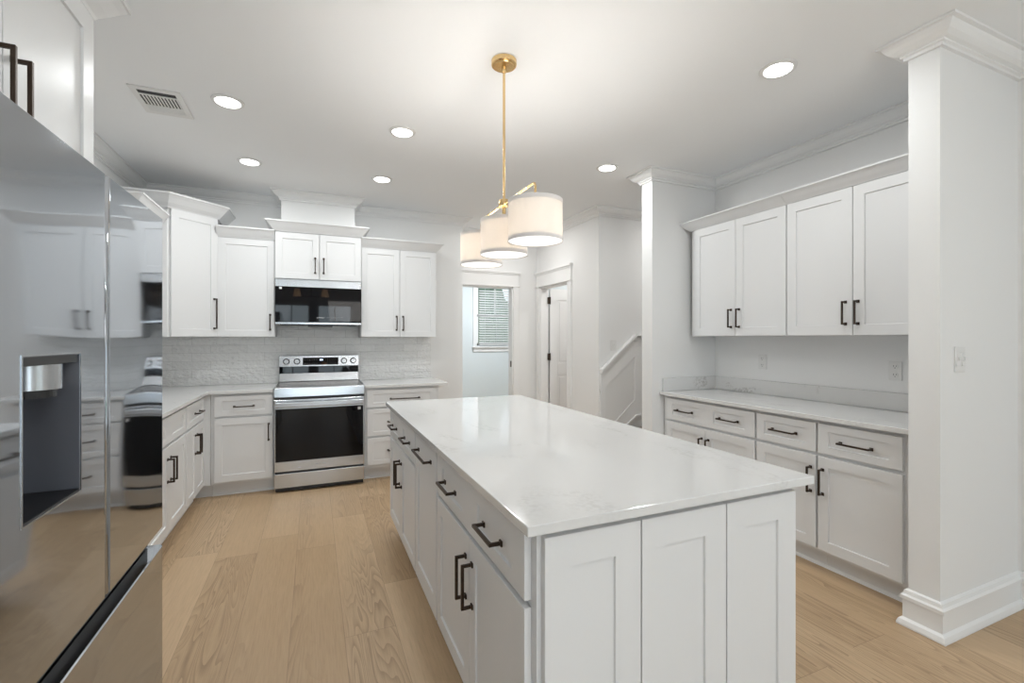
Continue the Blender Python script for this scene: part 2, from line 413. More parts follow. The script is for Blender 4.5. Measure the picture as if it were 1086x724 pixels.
for (a, b, c, d) in REAR_WIN:
    mb.box(xs, a, REAR_Y - 0.12, REAR_Y, 0, H); mb.box(a, b, REAR_Y - 0.12, REAR_Y, 0, c); mb.box(a, b, REAR_Y - 0.12, REAR_Y, d, H); xs = b
mb.box(xs, XN, REAR_Y - 0.12, REAR_Y, 0, H); struct('wall_rear', mb, M['wall'])
# rooms beyond the doorways
struct('wall_blue_left', box(0.9, 1.02, 5.80, 8.2, 0, H), M['blue'])
struct('wall_blue_right', box(4.6, 4.72, 5.80, 8.2, 0, H), M['blue'])
struct('wall_blue_near', box(XH + 0.12, 4.6, 5.70, 5.80, 0, H), M['blue'])
a, b, c, d = FAR_WIN
wall_with_hole('wall_blue_far', 'x', 0.9, 4.72, 8.2, 8.32, a, b, c, d, M['blue'])
struct('wall_side_room', box(4.4, 4.52, YS + 0.12, 5.70, 0, H), M['wall'])

# ------------------------------------------------------------------ mouldings of the room
def crown_prof(z, h=0.085, p=0.092):
    k = [(0, 0), (0.014, 0), (0.014, 0.16), (0.024, 0.20), (0.024, 0.30), (0.040, 0.36), (0.058, 0.50), (0.070, 0.68), (0.076, 0.84), (0.092, 0.86), (0.092, 1.0), (0, 1.0)]
    return [(o * p / 0.092, z - h + f * h) for o, f in k]
PATH = [(XL, REAR_Y), (XL, YB), (-0.283, YB), (-0.283, 4.91), (0.383, 4.91), (0.383, YB), (1.60, YB), (1.60, YF), (XH, YF), (XH, YS), (5.08, YS)]
struct('trim_1', MB().sweep(PATH, crown_prof(H - 0.0005)), M['trim'])
PATH = [(5.08, 3.21), (2.595, 3.21), (2.595, 3.08), (XR, 3.08), (XR, 1.273), (2.595, 1.273), (2.595, 1.152), (XN, 1.152), (XN, REAR_Y)]
struct('trim_2', MB().sweep(PATH, crown_prof(H - 0.0005)), M['trim'])
struct('trim_3', MB().sweep([(XN, REAR_Y), (XL, REAR_Y)], crown_prof(H - 0.0005)), M['trim'])
BASE = [(0, 0.001), (0.034, 0.001), (0.034, 0.010), (0.028, 0.028), (0.016, 0.038), (0.016, 0.122), (0.023, 0.126), (0.023, 0.142), (0.015, 0.150), (0.011, 0.166), (0, 0.172)]
def base_run(name, path): struct(name, MB().sweep(path, BASE), M['trim'])
base_run('baseboard_column', [(2.722, 1.2735), (2.595, 1.2735), (2.595, 1.152), (XN, 1.152), (XN, SIDE_WIN[1] + 0.10)])
base_run('baseboard_near_right', [(XN, SIDE_WIN[0] - 0.10), (XN, REAR_Y)])
base_run('baseboard_wing', [(2.93, 3.21), (2.595, 3.21), (2.595, 3.08), (2.70, 3.08)])
base_run('baseboard_back', [(1.17, YB), (1.60, YB), (1.60, YF), (1.61, YF)])
base_run('baseboard_hall', [(2.56, YF), (XH, YF), (XH, YF - 0.001)])
base_run('baseboard_hall_near', [(XH, 4.73), (XH, YS), (2.95, YS)])
base_run('baseboard_left', [(XL, REAR_Y), (XL, 0.93)])
base_run('baseboard_rear', [(XN, REAR_Y), (XL, REAR_Y)])

# door casings: craftsman head
def casing(name, fr, a0, a1, zt, w_=0.09, ja0=True, ja1=True, wide=None):
    """fr maps (a, n, z) to world; opening a0..a1"""
    mb = MB(fr)
    if ja0: mb.box(a0 - w_, a0, 0, 0.018, 0, zt)
    if ja1: mb.box(a1, a1 + w_, 0, 0.018, 0, zt)
    l0, l1 = a0 - (w_ if ja0 else 0), a1 + (w_ if ja1 else 0)
    if wide: l1 = wide
    mb.box(l0 - 0.012, l1 + 0.012, 0, 0.028, zt, zt + 0.020)
    mb.box(l0, l1, 0, 0.020, zt + 0.020, zt + 0.16)
    mb.box(l0 - 0.012, l1 + 0.012, 0, 0.030, zt + 0.16, zt + 0.178)
    mb.box(l0 - 0.022, l1 + 0.022, 0, 0.042, zt + 0.178, zt + 0.205)
    # jamb lining
    mb.box(a0 - 0.001, a0 + 0.015, -0.12, 0.0, 0, zt); mb.box(a1 - 0.015, a1 + 0.001, -0.12, 0.0, 0, zt); mb.box(a0, a1, -0.12, 0, zt - 0.015, zt + 0.001)
    return struct(name, mb, M['trim'], bevel=0.001)
casing('trim_4', lambda p: Vector((p[0], YF - p[1], p[2])), 1.70, 2.455, 2.045, 0.075)
casing('trim_5', lambda p: Vector((XH - p[1], p[0], p[2])), 4.83, 5.585, 2.045, 0.085)

# door 2: two-panel leaf swung into the side room, hinged on the far jamb
def door_leaf():
    fr = lambda p: Vector((2.952 + p[0], 5.562 - p[1], p[2]))
    d_ = MB(fr)
    n1 = 0.0; W_ = 0.74; zs = [(0.22, 0.86), (1.02, 1.88)]
    d_.box(0, W_, -0.035, -0.008, 0.012, 2.03)
    st = 0.115
    d_.box(0, st, -0.008, 0, 0.012, 2.03); d_.box(W_ - st, W_, -0.008, 0, 0.012, 2.03)
    for z0, z1 in ((0.012, 0.22), (0.86, 1.02), (1.88, 2.03)): d_.box(st, W_ - st, -0.008, 0, z0, z1)
    for z0, z1 in zs: d_.box(st + 0.03, W_ - st - 0.03, -0.008, -0.002, z0 + 0.03, z1 - 0.03)
    o = struct('door_1', d_, M['trim'], bevel=0.002)
    for z in (0.28, 1.065, 1.825):
        h = MB().box(2.915, 2.951, 5.545, 5.5695, z, z + 0.09); h.cyl((2.948, 5.552, z - 0.004), 0.008, 0.098, 'z', 12)
        h.build('hinge', M['bronze'], o, bevel=0.001)
    k = MB(fr).cyl((W_ - 0.07, 0, 0.98), 0.028, 0.012, 'y', 20)
    k.build('handle_rose', M['bronze'], o)
    return o
door_leaf()
# latch keeper on the jamb of the far doorway
o = box(2.4385, 2.4405, 5.70, 5.74, 0.975, 1.055).build('strike_plate', M['bronze']); o['kind'] = 'structure'; o.name = 'trim_6'

# ------------------------------------------------------------------ windows
def window(n, fr, a0, a1, z0, z1, cols=2, sill=True, cas=0.07, rows=1):
    m = MB(fr)
    for q in ((a0, a0 + 0.045, z0, z1), (a1 - 0.045, a1, z0, z1), (a0, a1, z0, z0 + 0.05), (a0, a1, z1 - 0.05, z1)):
        m.box(q[0], q[1], -0.10, -0.03, q[2], q[3])
    zm = (z0 + z1) / 2; m.box(a0, a1, -0.10, -0.03, zm - 0.022, zm + 0.022)
    for c in range(1, cols):
        x = a0 + (a1 - a0) * c / cols; m.box(x - 0.011, x + 0.011, -0.085, -0.045, zm if n == 1 else z0, z1)
    o = struct('window_%d' % n, m, M['trim'])
    MB(fr).box(a0 + 0.01, a1 - 0.01, -0.068, -0.064, z0 + 0.01, z1 - 0.01).build('window_pane', M['glass'], o)
    c_ = MB(fr); c_.box(a0 - cas, a0, 0, 0.02, z0 - 0.01, z1 + cas); c_.box(a1, a1 + cas, 0, 0.02, z0 - 0.01, z1 + cas); c_.box(a0 - cas, a1 + cas, 0, 0.02, z1, z1 + cas)
    c_.box(a0 - cas - 0.02, a1 + cas + 0.02, -0.03, 0.05, z0 - 0.035, z0 - 0.01); c_.box(a0 - cas, a1 + cas, 0, 0.018, z0 - 0.11, z0 - 0.035)
    c_.build('window_casing', M['trim'], o, bevel=0.002)
    return o
a, b, c, d = FAR_WIN
window(1, lambda p: Vector((p[0], 8.2 - p[1], p[2])), a, b, c, d, 2)
for i, (a, b, c, d) in enumerate(REAR_WIN):
    window(2 + i, lambda p: Vector((p[0], REAR_Y + p[1], p[2])), a, b, c, d, 2)
a, b, c, d = SIDE_WIN
window(5, lambda p: Vector((XN - p[1], p[0], p[2])), a, b, c, d, 3)

# outdoors behind the rear windows
o = box(-14, 16, -16, -3.7, -0.12, -0.02).build('lawn', M['lawn']); o['kind'] = 'structure'
rnd = random.Random(4)
for k in range(7):
    x = -4.5 + k * 2.25
    bm = bmesh.new(); bmesh.ops.create_icosphere(bm, subdivisions=4, radius=0.95)
    for v in bm.verts:
        v.co *= 1 + rnd.uniform(-0.10, 0.10); v.co.z *= 1.5; v.co += Vector((x, -7.8 + rnd.uniform(-0.1, 0.1), 1.3))
    m_ = MB(); m_.bm.free(); m_.bm = bm
    tag(m_.build('garden_shrub', M['leaf']), 'round green shrub on the lawn outside the windows behind the camera', 'shrub', 'shrubs outside the rear windows')

for k, (x, y, z) in enumerate(((2.6, 12.6, 0.55), (4.7, 13.2, 0.35), (6.8, 12.8, 0.5))):
    bm = bmesh.new(); bmesh.ops.create_icosphere(bm, subdivisions=4, radius=0.98)
    for v in bm.verts:
        v.co *= 1 + rnd.uniform(-0.10, 0.10); v.co.z *= 3.2; v.co += Vector((x, y, z))
    m_ = MB(); m_.bm.free(); m_.bm = bm
    tag(m_.build('garden_shrub', M['leaf']), 'dark green shrub outside seen between the blind slats of the blue room', 'shrub', 'shrubs outside the blue room')
# ------------------------------------------------------------------ cabinets
def F(o, u, n):
    o, u, n = Vector(o), Vector(u), Vector(n)
    return lambda p: o + u * p[0] + n * p[1] + Vector((0, 0, p[2]))
def pull(fr, u, z, L, vert, n0, parent, bar=0.010):
    """bar pull with two square posts on flared feet"""
    m = MB(fr); b_ = bar / 2; st = 0.032
    for s_ in (-1, 1):
        c_ = s_ * (L / 2 - b_)
        for (h, n_a, n_b) in ((b_ * 1.75, 0, 0.006), (b_, 0.006, st)):
            if vert: m.box(u - h, u + h, n0 + n_a, n0 + n_b, z + c_ - h, z + c_ + h)
            else: m.box(u + c_ - h, u + c_ + h, n0 + n_a, n0 + n_b, z - h, z + h)
    if vert: m.box(u - b_, u + b_, n0 + st - 0.002, n0 + st + bar - 0.002, z - L / 2, z + L / 2)
    else: m.box(u - L / 2, u + L / 2, n0 + st - 0.002, n0 + st + bar - 0.002, z - b_, z + b_)
    return m.build('handle', M['bronze'], parent, bevel=0.0012)
T = 0.020
def front(fr, parent, kind, u0, u1, z0, z1, st=0.058, cells=1, handles=(), rec=None):
    m = MB(fr).shaker(u0, u1, z0, z1, 0.001, T, st, rec if rec is not None else (st if kind == 'door' else 0.042), cells)
    o = m.build(kind, M['cab'], parent)
    for (hu, hz, L, vert) in handles: pull(fr, hu, hz, L, vert, T + 0.001, o)
    return o
def base_cabinet(label, fr, u0, u1, fronts, depth=0.598, group=None, toe=True, ztop=0.8865, name='base_cabinet'):
    c_ = fr(((u0 + u1) / 2, -depth / 2, 0))
    t = thing(name, label, 'cabinet', c_, group)
    g = 0.0008
    MB(fr).box(u0 + g, u1 - g, -depth, 0, 0.114, ztop).build('carcass', M['cab'], t)
    if toe:
        MB(fr).box(u0 + g, u1 - g, -depth, -0.075, 0.0, 0.114).build('toe_kick', M['cab'], t)
        MB(fr).prism([(-0.075, 0.001), (-0.062, 0.001), (-0.064, 0.012), (-0.075, 0.018)], 'x', u0 + g, u1 - g).build('shoe_molding', M['trim'], t)
    for f in fronts: front(fr, t, *f[0], **f[1])
    return t
def cab_crown(fr, u0, u1, z0, h, p, parent, depth, l=True, r=True, n0=0.012):
    """crown of a wall cabinet, with mitred returns where an end is exposed"""
    prof = [(0, 0), (0.10, 0), (0.16, 0.10), (0.42, 0.34), (0.72, 0.66), (0.92, 0.84), (1.0, 0.86), (1.0, 1.0), (0, 1.0)]
    prof = [(o * p, z0 + f * h) for o, f in prof]
    path = [(u0, n0), (u1, n0)]
    m = MB(fr)
    # walk so that 'right of heading' is outward (+n): heading along -u
    pts = []
    if r: pts.append((u1, -depth))
    pts += [(u1, n0), (u0, n0)]
    if l: pts.append((u0, -depth))
    m.sweep(pts, prof)
    m.box(u0 + 0.002, u1 - 0.002, -depth, n0 - 0.002, z0 + h - 0.012, z0 + h - 0.002)
    return m.build('crown_molding', M['cab'], parent)
def wall_cabinet(label, fr, u0, u1, z0, z1, fronts, depth, crown, group=None, name='wall_cabinet', below=None):
    t = thing(name, label, 'cabinet', fr(((u0 + u1) / 2, -depth / 2, z0)), group); g = 0.0008
    MB(fr).box(u0 + g, u1 - g, -depth, 0, z0, z1).build('carcass', M['cab'], t)
    for f in fronts: front(fr, t, *f[0], **f[1])
    if crown: cab_crown(fr, u0 + g, u1 - g, z1 - crown['o'], crown['h'], crown['p'], t, depth, crown.get('l', True), crown.get('r', True))
    return t
D = lambda *a_, **k_: (('door',) + a_, k_)
DR = lambda *a_, **k_: (('drawer',) + a_, k_)
ZD0, ZD1, ZR0, ZR1 = 0.135, 0.676, 0.696, 0.866
HZ = 0.592 - 0.06     # door pull centre

# right side run: faces -x, u runs towards -y (left to right as seen)
XB = 2.72
frR = F((XB, 3.075, 0), (0, -1, 0), (-1, 0, 0))
def uy(y): return 3.075 - y
base_cabinet('white two-door base cabinet at the far end of the right counter, with double drawer', frR, uy(3.075), uy(2.184),
    [DR(uy(3.03), uy(2.193), ZR0, ZR1, st=0.075, cells=2, handles=[(uy(2.82), 0.781, 0.165, False), (uy(2.40), 0.781, 0.165, False)]),
     D(uy(3.03), uy(2.6135), ZD0, ZD1, handles=[(uy(2.645), HZ, 0.15, True)]), D(uy(2.6105), uy(2.193), ZD0, ZD1, handles=[(uy(2.58), HZ, 0.15, True)])], depth=0.577)
base_cabinet('white base cabinet in the middle of the right counter, one drawer over one door', frR, uy(2.184), uy(1.777),
    [DR(uy(2.176), uy(1.784), ZR0, ZR1, handles=[(uy(1.98), 0.781, 0.165, False)]), D(uy(2.176), uy(1.784), ZD0, ZD1, handles=[(uy(1.812), HZ, 0.15, True)])], depth=0.577)
base_cabinet('white base cabinet at the near end of the right counter, touching the wall end', frR, uy(1.777), uy(1.276),
    [DR(uy(1.770), uy(1.350), ZR0, ZR1, handles=[(uy(1.565), 0.775, 0.165, False)]), D(uy(1.770), uy(1.350), ZD0, ZD1, handles=[(uy(1.742), HZ, 0.15, True)])], depth=0.577)
# right wall uppers
XU = 2.98
frU = F((XU, 3.03, 0), (0, -1, 0), (-1, 0, 0))
def uu(y): return 3.03 - y
cr = dict(o=0.016, h=0.07, p=0.080)
wall_cabinet('white two-door wall cabinet on the right wall beside the wing wall', frU, uu(3.03), uu(2.155), 1.376, 2.287,
    [D(uu(2.985), uu(2.570), 1.379, 2.268, st=0.062, handles=[(uu(2.607), 1.513, 0.142, True)]), D(uu(2.566), uu(2.160), 1.379, 2.268, st=0.062, handles=[(uu(2.534), 1.513, 0.142, True)])], 0.318, dict(cr, r=False))
wall_cabinet('white two-door wall cabinet on the right wall running behind the near wall end', frU, uu(2.155), uu(1.276), 1.376, 2.287,
    [D(uu(2.150), uu(1.736), 1.379, 2.268, st=0.062, handles=[(uu(1.773), 1.513, 0.142, True)]), D(uu(1.732), uu(1.320), 1.379, 2.268, st=0.062, handles=[(uu(1.703), 1.513, 0.142, True)])], 0.318, dict(cr, l=False, r=False))

# back wall bases: faces -y, u = x
YBX = 4.60
frB = F((0, YBX, 0), (1, 0, 0), (0, -1, 0))
base_cabinet('white base cabinet with one drawer over one door, left of the range', frB, -0.80, -0.325,
    [DR(-0.773, -0.333, ZR0, ZR1, handles=[(-0.552, 0.775, 0.155, False)]), D(-0.773, -0.333, ZD0, ZD1, handles=[(-0.363, 0.54, 0.15, True)])], depth=0.585)
base_cabinet('white three-drawer base cabinet right of the range, partly behind the island', frB, 0.446, 1.165,
    [DR(0.466, 1.133, 0.700, 0.866, handles=[(0.824, 0.775, 0.285, False)]), DR(0.466, 1.133, 0.425, 0.684, handles=[(0.80, 0.555, 0.285, False)]), DR(0.466, 1.133, 0.150, 0.409, handles=[(0.80, 0.28, 0.285, False)])], depth=0.585)
# left run: faces +x, u = -y direction reversed so that u grows away from camera
XLB = -0.86
frL = F((XLB, 0, 0), (0, 1, 0), (1, 0, 0))
base_cabinet('white corner-side base cabinet on the left run with one drawer over two narrow doors', frL, 3.975, 4.595,
    [DR(3.985, 4.545, ZR0, ZR1, handles=[(4.30, 0.781, 0.16, False)]), D(3.985, 4.262, ZD0, ZD1, st=0.05, handles=[(4.235, 0.54, 0.15, True)]), D(4.266, 4.545, ZD0, ZD1, st=0.05, handles=[(4.293, 0.54, 0.15, True)])], depth=0.59)
base_cabinet('white two-door base cabinet on the left run, partly behind the refrigerator', frL, 3.085, 3.975,
    [DR(3.095, 3.965, ZR0, ZR1, st=0.075, cells=2), D(3.095, 3.532, ZD0, ZD1, handles=[(3.50, HZ, 0.15, True)]), D(3.536, 3.965, ZD0, ZD1, handles=[(3.568, HZ, 0.15, True)])], depth=0.59)
base_cabinet('white two-door base cabinet on the left run right behind the refrigerator', frL, 2.02, 3.085,
    [DR(2.03, 3.075, ZR0, ZR1, st=0.075, cells=2), D(2.03, 2.55, ZD0, ZD1, handles=[(2.52, HZ, 0.15, True)]), D(2.554, 3.075, ZD0, ZD1, handles=[(2.585, HZ, 0.15, True)])], depth=0.59)
t = thing('corner_base_cabinet', 'plain white corner post where the left and back base cabinets meet', 'cabinet', (-1.1, 4.9, 0))
MB().prism([(-1.45, 4.597), (-0.865, 4.597), (-0.865, 4.5955), (-0.802, 4.5955), (-0.802, 5.185), (-1.45, 5.185)], 'z', 0.114, 0.8865).build('carcass', M['cab'], t)
box(-1.45, -0.802, 4.675, 5.185, 0, 0.114).build('toe_kick', M['cab'], t)

# back wall uppers
YU = 4.87
frBU = F((0, YU, 0), (1, 0, 0), (0, -1, 0))
cr2 = dict(o=0.014, h=0.092, p=0.072)
wall_cabinet('white single-door wall cabinet between the tall corner cabinet and the microwave', frBU, -0.798, -0.333, 1.372, 2.288,
    [D(-0.790, -0.339, 1.375, 2.270, handles=[(-0.372, 1.51, 0.148, True)])], 0.316, dict(cr2, l=False, r=False))
wall_cabinet('white two-door wall cabinet right of the microwave', frBU, 0.437, 1.203, 1.372, 2.288,
    [D(0.441, 0.817, 1.375, 2.270, handles=[(0.786, 1.515, 0.148, True)]), D(0.821, 1.199, 1.375, 2.270, handles=[(0.852, 1.515, 0.148, True)])], 0.316, dict(cr2, l=False, r=True))
frM = F((0, 4.822, 0), (1, 0, 0), (0, -1, 0))
wall_cabinet('white two-door cabinet directly above the microwave, raised higher than its neighbours', frM, -0.331, 0.435, 1.918, 2.372,
    [D(-0.327, 0.050, 1.921, 2.352, handles=[(0.014, 2.053, 0.148, True)]), D(0.054, 0.431, 1.921, 2.352, handles=[(0.089, 2.053, 0.148, True)])], 0.364, dict(o=0.014, h=0.094, p=0.075))
# hood chase up to the ceiling
struct('wall_chase', box(-0.283, 0.383, 4.91, 5.189, 2.449, H), M['trim'])

# tall diagonal corner wall cabinet
A_, B_ = Vector((-1.10, 4.578, 0)), Vector((-0.80, 4.865, 0))
ud = (B_ - A_).normalized(); nd = Vector((ud.y, -ud.x, 0)); Ld = (B_ - A_).length
t = thing('corner_wall_cabinet', 'tall white diagonal corner wall cabinet with one door and long pull', 'cabinet', (-1.15, 4.9, 1.372))
MB().prism([(-1.453, 5.186), (-1.453, 4.578), (-1.10, 4.578), (-0.80, 4.865), (-0.80, 5.186)], 'z', 1.372, 2.44).build('carcass', M['cab'], t)
frD = F(A_, ud, nd)
front(frD, t, 'door', 0.020, Ld - 0.004, 1.375, 2.424, st=0.062, handles=[(Ld - 0.038, 1.578, 0.27, True)])
prof = [(0, 2.424), (0.010, 2.424), (0.016, 2.436), (0.042, 2.462), (0.070, 2.498), (0.088, 2.518), (0.095, 2.520), (0.095, 2.535), (0, 2.535)]
off = 0.010
crp = [(-1.453, 4.578 - off), (-1.10 + off * 0.4, 4.578 - off), (-0.80 + off, 4.865 - off * 0.4), (-0.80 + off, 5.186)]
MB().sweep(crp, prof).prism([(-1.453, 5.186), (-1.453, 4.57), (-1.10, 4.57), (-0.795, 4.862), (-0.795, 5.186)], 'z', 2.521, 2.532).build('crown_molding', M['cab'], t)
# left wall upper (its crown shows over the refrigerator)
frLU = F((-1.16, 0, 0), (0, 1, 0), (1, 0, 0))
wall_cabinet('white wall cabinet on the left wall, only its crown showing above the refrigerator', frLU, 3.99, 4.565, 1.372, 2.288,
    [D(3.994, 4.277, 1.375, 2.270, handles=[(4.25, 1.51, 0.148, True)]), D(4.281, 4.56, 1.375, 2.270, handles=[(4.31, 1.51, 0.148, True)])], 0.29, dict(cr2, l=True, r=False))

# cabinet over the refrigerator, with its side panel
frF = F((-0.70, 0, 0), (0, 1, 0), (1, 0, 0))
t = wall_cabinet('white two-door cabinet above the refrigerator with dark bar pulls', frF, 0.94, 1.985, 1.80, 2.452,
    [D(0.98, 1.485, 1.803, 2.433, st=0.075, handles=[(1.452, 1.94, 0.21, True)]), D(1.489, 1.982, 1.803, 2.433, st=0.075, handles=[(1.522, 1.94, 0.21, True)])], 0.753, dict(o=0.018, h=0.10, p=0.085))
box(-1.453, -0.71, 1.965, 1.985, 0.0, 1.799).build('side_panel', M['cab'], t)
box(-1.453, -0.71, 0.90, 0.92, 0.0, 1.799).build('side_panel', M['cab'], t)

# ------------------------------------------------------------------ kitchen island
t = thing('kitchen_island', 'large white kitchen island cabinet with shaker drawers, doors and end panels', 'island', (0.98, 2.16, 0))
XI, YI0, YI1 = 0.510, 1.032, 3.30
box(XI, 1.435, YI0, YI1, 0.114, 0.8865).build('carcass', M['cab'], t)
box(XI + 0.075, 1.435, YI0, YI1 - 0.01, 0, 0.114).build('toe_kick', M['cab'], t)
frI = F((XI, YI1, 0), (0, -1, 0), (-1, 0, 0))
def ui(y): return YI1 - y
for args, kw in [
    DR(ui(3.285), ui(2.432), ZR0, ZR1, st=0.075, cells=2, handles=[(ui(3.07), 0.781, 0.155, False), (ui(2.645), 0.781, 0.155, False)]),
    D(ui(3.285), ui(2.862), ZD0, ZD1, handles=[(ui(2.895), HZ, 0.15, True)]), D(ui(2.858), ui(2.432), ZD0, ZD1, handles=[(ui(2.826), HZ, 0.15, True)]),
    DR(ui(1.958), ui(1.060), ZR0, ZR1, st=0.082, cells=2, handles=[(ui(1.745), 0.781, 0.155, False), (ui(1.285), 0.781, 0.155, False)]),
    D(ui(1.958), ui(1.511), ZD0, ZD1, handles=[(ui(1.545), HZ, 0.15, True)]), D(ui(1.507), ui(1.060), ZD0, ZD1, handles=[(ui(1.475), HZ, 0.15, True)])]:
    front(frI, t, *args, **kw)
pf = front(frI, t, 'door', ui(2.416), ui(1.974), ZD0, ZR1, handles=[(ui(2.195), 0.800, 0.27, False)], rec=0.085)
pf['label'] = 'tall pull-out front with horizontal bar pull'
frE = F((0, YI0, 0), (1, 0, 0), (0, -1, 0))
for a, b in ((0.522, 0.814), (0.818, 1.128), (1.132, 1.4335)):
    MB(frE).shaker(a, b, 0.004, 0.868, 0.001, T, 0.082, 0.082).build('end_panel', M['cab'], t)
frK = F((1.435, YI0, 0), (0, 1, 0), (1, 0, 0))
for k in range(3):
    MB(frK).shaker(0.02 + k * 0.745, 0.75 + k * 0.745, 0.004, 0.868, 0.001, 0.012, 0.09, 0.09).build('back_panel', M['cab'], t)

# ------------------------------------------------------------------ countertops and backsplash
ZT0, ZT1 = 0.8875, 0.914
def slab(pts, name, label, m, z0=ZT0, z1=ZT1):
    o = MB().prism(pts, 'z', z0, z1).build(name, m, None, bevel=0.0025, seg=2)
    return tag(o, label, 'countertop')
slab([(0.465, 0.989), (1.492, 0.989), (1.492, 3.331), (0.465, 3.331)], 'countertop', 'big white quartz countertop on the kitchen island reflecting the far window', M['quartz'])
slab([(XL + 0.001, 2.00), (-0.815, 2.00), (-0.815, 4.555), (-0.327, 4.555), (-0.327, 5.181), (XL + 0.001, 5.181)], 'countertop', 'L-shaped white quartz countertop in the back left corner beside the range', M['quartz'])
slab([(0.446, 4.555), (1.25, 4.555), (1.25, 5.181), (0.446, 5.181)], 'countertop', 'short white quartz countertop right of the range', M['quartz'])
slab([(2.67, 1.276), (XR - 0.001, 1.276), (XR - 0.001, 3.077), (2.67, 3.077)], 'countertop', 'long white quartz countertop on the right wall cabinets', M['quartz'])
o = MB().prism([(2.70, 3.078), (2.70, 3.060), (3.281, 3.060), (3.281, 1.276), (3.299, 1.276), (3.299, 3.078)], 'z', 0.9145, 1.024).build('quartz_backsplash', M['quartz_v'], None, bevel=0.0015)
tag(o, 'low grey-veined quartz splash strip standing on the right wall countertop', 'backsplash')
o = MB().box(XL + 0.001, 1.22, 5.182, 5.1895, 0.9145, 1.3715).box(-0.325, 0.431, 5.182, 5.1895, 1.3715, 1.50).build('tile_backsplash', M['tile'])
tag(o, 'glossy white subway tile backsplash on the back wall behind the range', 'backsplash')

# ------------------------------------------------------------------ refrigerator
t = thing('refrigerator', 'stainless french-door refrigerator with water dispenser at the left edge', 'refrigerator', (-0.95, 1.415, 0))
fy0, fy1, sm = 0.955, 1.873, 1.419
box(-1.40, -0.565, fy0 + 0.006, fy1 - 0.006, 0.03, 1.745).build('body', M['fridge_steel'], t, bevel=0.004)
for yy in (fy0 + 0.08, fy1 - 0.08):
    for xx in (-1.32, -0.66): MB().cyl((xx, yy, 0.0), 0.022, 0.03).build('foot', M['black'], t)
def plate(y0, y1, z0, z1, hole=None):
    """gently crowned door skin with rounded vertical edges; optional rectangular pocket"""
    m = MB(); xf = -0.46; xb = -0.562; r = 0.012
    ys = [y0, y0 + 0.0015, y0 + 0.004, y0 + 0.008, y0 + r] ; ys += ([hole[0], hole[1]] if hole else [])
    ys += [y0 + r + 0.003, y0 + (y1 - y0) * 0.5, y1 - r - 0.003, y1 - r, y1 - 0.008, y1 - 0.004, y1 - 0.0015, y1]; ys = sorted(set(round(v, 5) for v in ys))
    zs = sorted(set([z0, z0 + 0.003, z1 - 0.003, z1] + ([hole[2], hole[3]] if hole else [])))
    def xx(y, z):
        e = min(y - y0, y1 - y); x = xf
        if e < r: x -= r - math.sqrt(max(0, r * r - (r - e) ** 2))
        if min(z - z0, z1 - z) < 0.001: x -= 0.003
        return x
    G = [[m.v((xx(y, z), y, z)) for z in zs] for y in ys]
    for i in range(len(ys) - 1):
        for j in range(len(zs) - 1):
            if hole and hole[0] - 1e-4 <= ys[i] and ys[i + 1] <= hole[1] + 1e-4 and hole[2] - 1e-4 <= zs[j] and zs[j + 1] <= hole[3] + 1e-4: continue
            m.face([G[i][j], G[i + 1][j], G[i + 1][j + 1], G[i][j + 1]])
    Bk = [m.v((xb, y, z)) for y, z in ((y0, z0), (y1, z0), (y1, z1), (y0, z1))]
    m.face(Bk)
    m.face([r_[0] for r_ in G] + [Bk[1], Bk[0]]); m.face([r_[-1] for r_ in G][::-1] + [Bk[3], Bk[2]])
    m.face(G[0][::-1] + [Bk[0], Bk[3]]); m.face(G[-1] + [Bk[2], Bk[1]])
    return m
hole = (1.060, 1.277, 1.035, 1.328)
dl = plate(fy0, sm - 0.004, 0.735, 1.757, hole).build('door', M['fridge_steel'], t, smooth=True)
plate(sm + 0.004, fy1, 0.735, 1.757).build('door', M['fridge_steel'], t, smooth=True)
plate(fy0, fy1, 0.055, 0.676).build('freezer_drawer', M['fridge_steel'], t, smooth=True)
box(-0.566, -0.50, fy0 + 0.01, fy1 - 0.01, 0.680, 0.732).build('handle_recess', M['black'], t)
box(-0.56, -0.474, sm - 0.0035, sm + 0.0035, 0.74, 1.752).build('door_seal', M['black'], t)
y0, y1, z0, z1 = hole
m = MB(); e = 0.002
m.box(-0.5605, -0.555, y0, y1, z0 - 0.04, z1)
m.box(-0.555, -0.461, y0 - e, y0 + e, z0, z1).box(-0.555, -0.461, y1 - e, y1 + e, z0, z1).box(-0.555, -0.461, y0, y1, z1 - e, z1 + e)
m.build('dispenser_recess', M['grey_panel'], dl)
MB().box(-0.555, -0.461, y0 + e, y1 - e, z0 - 0.001, z0 + 0.004).build('dispenser_tray', M['black'], dl)
m = MB()
for q in ((y0 - 0.003, y0, z0 - 0.003, z1 + 0.003), (y1, y1 + 0.003, z0 - 0.003, z1 + 0.003), (y0, y1, z1, z1 + 0.003), (y0, y1, z0 - 0.003, z0)):
    m.box(-0.462, -0.4585, *q)
m.build('dispenser_frame', M['steel'], dl)
MB().box(-0.553, -0.463, y0 + 0.006, y1 - 0.006, z1 - 0.018, z1 - 0.0025).box(-0.553, -0.500, y0 + 0.006, y0 + 0.09, z1 - 0.085, z1 - 0.0185).build('dispenser_top', M['black'], dl)
MB().cyl((-0.515, y0 + 0.145, z1 - 0.068), 0.050, 0.049, seg=36).build('dispenser_spout', M['steel'], dl, smooth=True)
MB().cyl((-0.515, y0 + 0.145, z1 - 0.084), 0.042, 0.016, seg=36).build('spout_rim', M['black'], dl)
MB().box(-0.553, -0.535, y0 + 0.06, y0 + 0.115, z0 + 0.03, z0 + 0.19).build('dispenser_paddle', M['grey_panel'], dl, bevel=0.004)

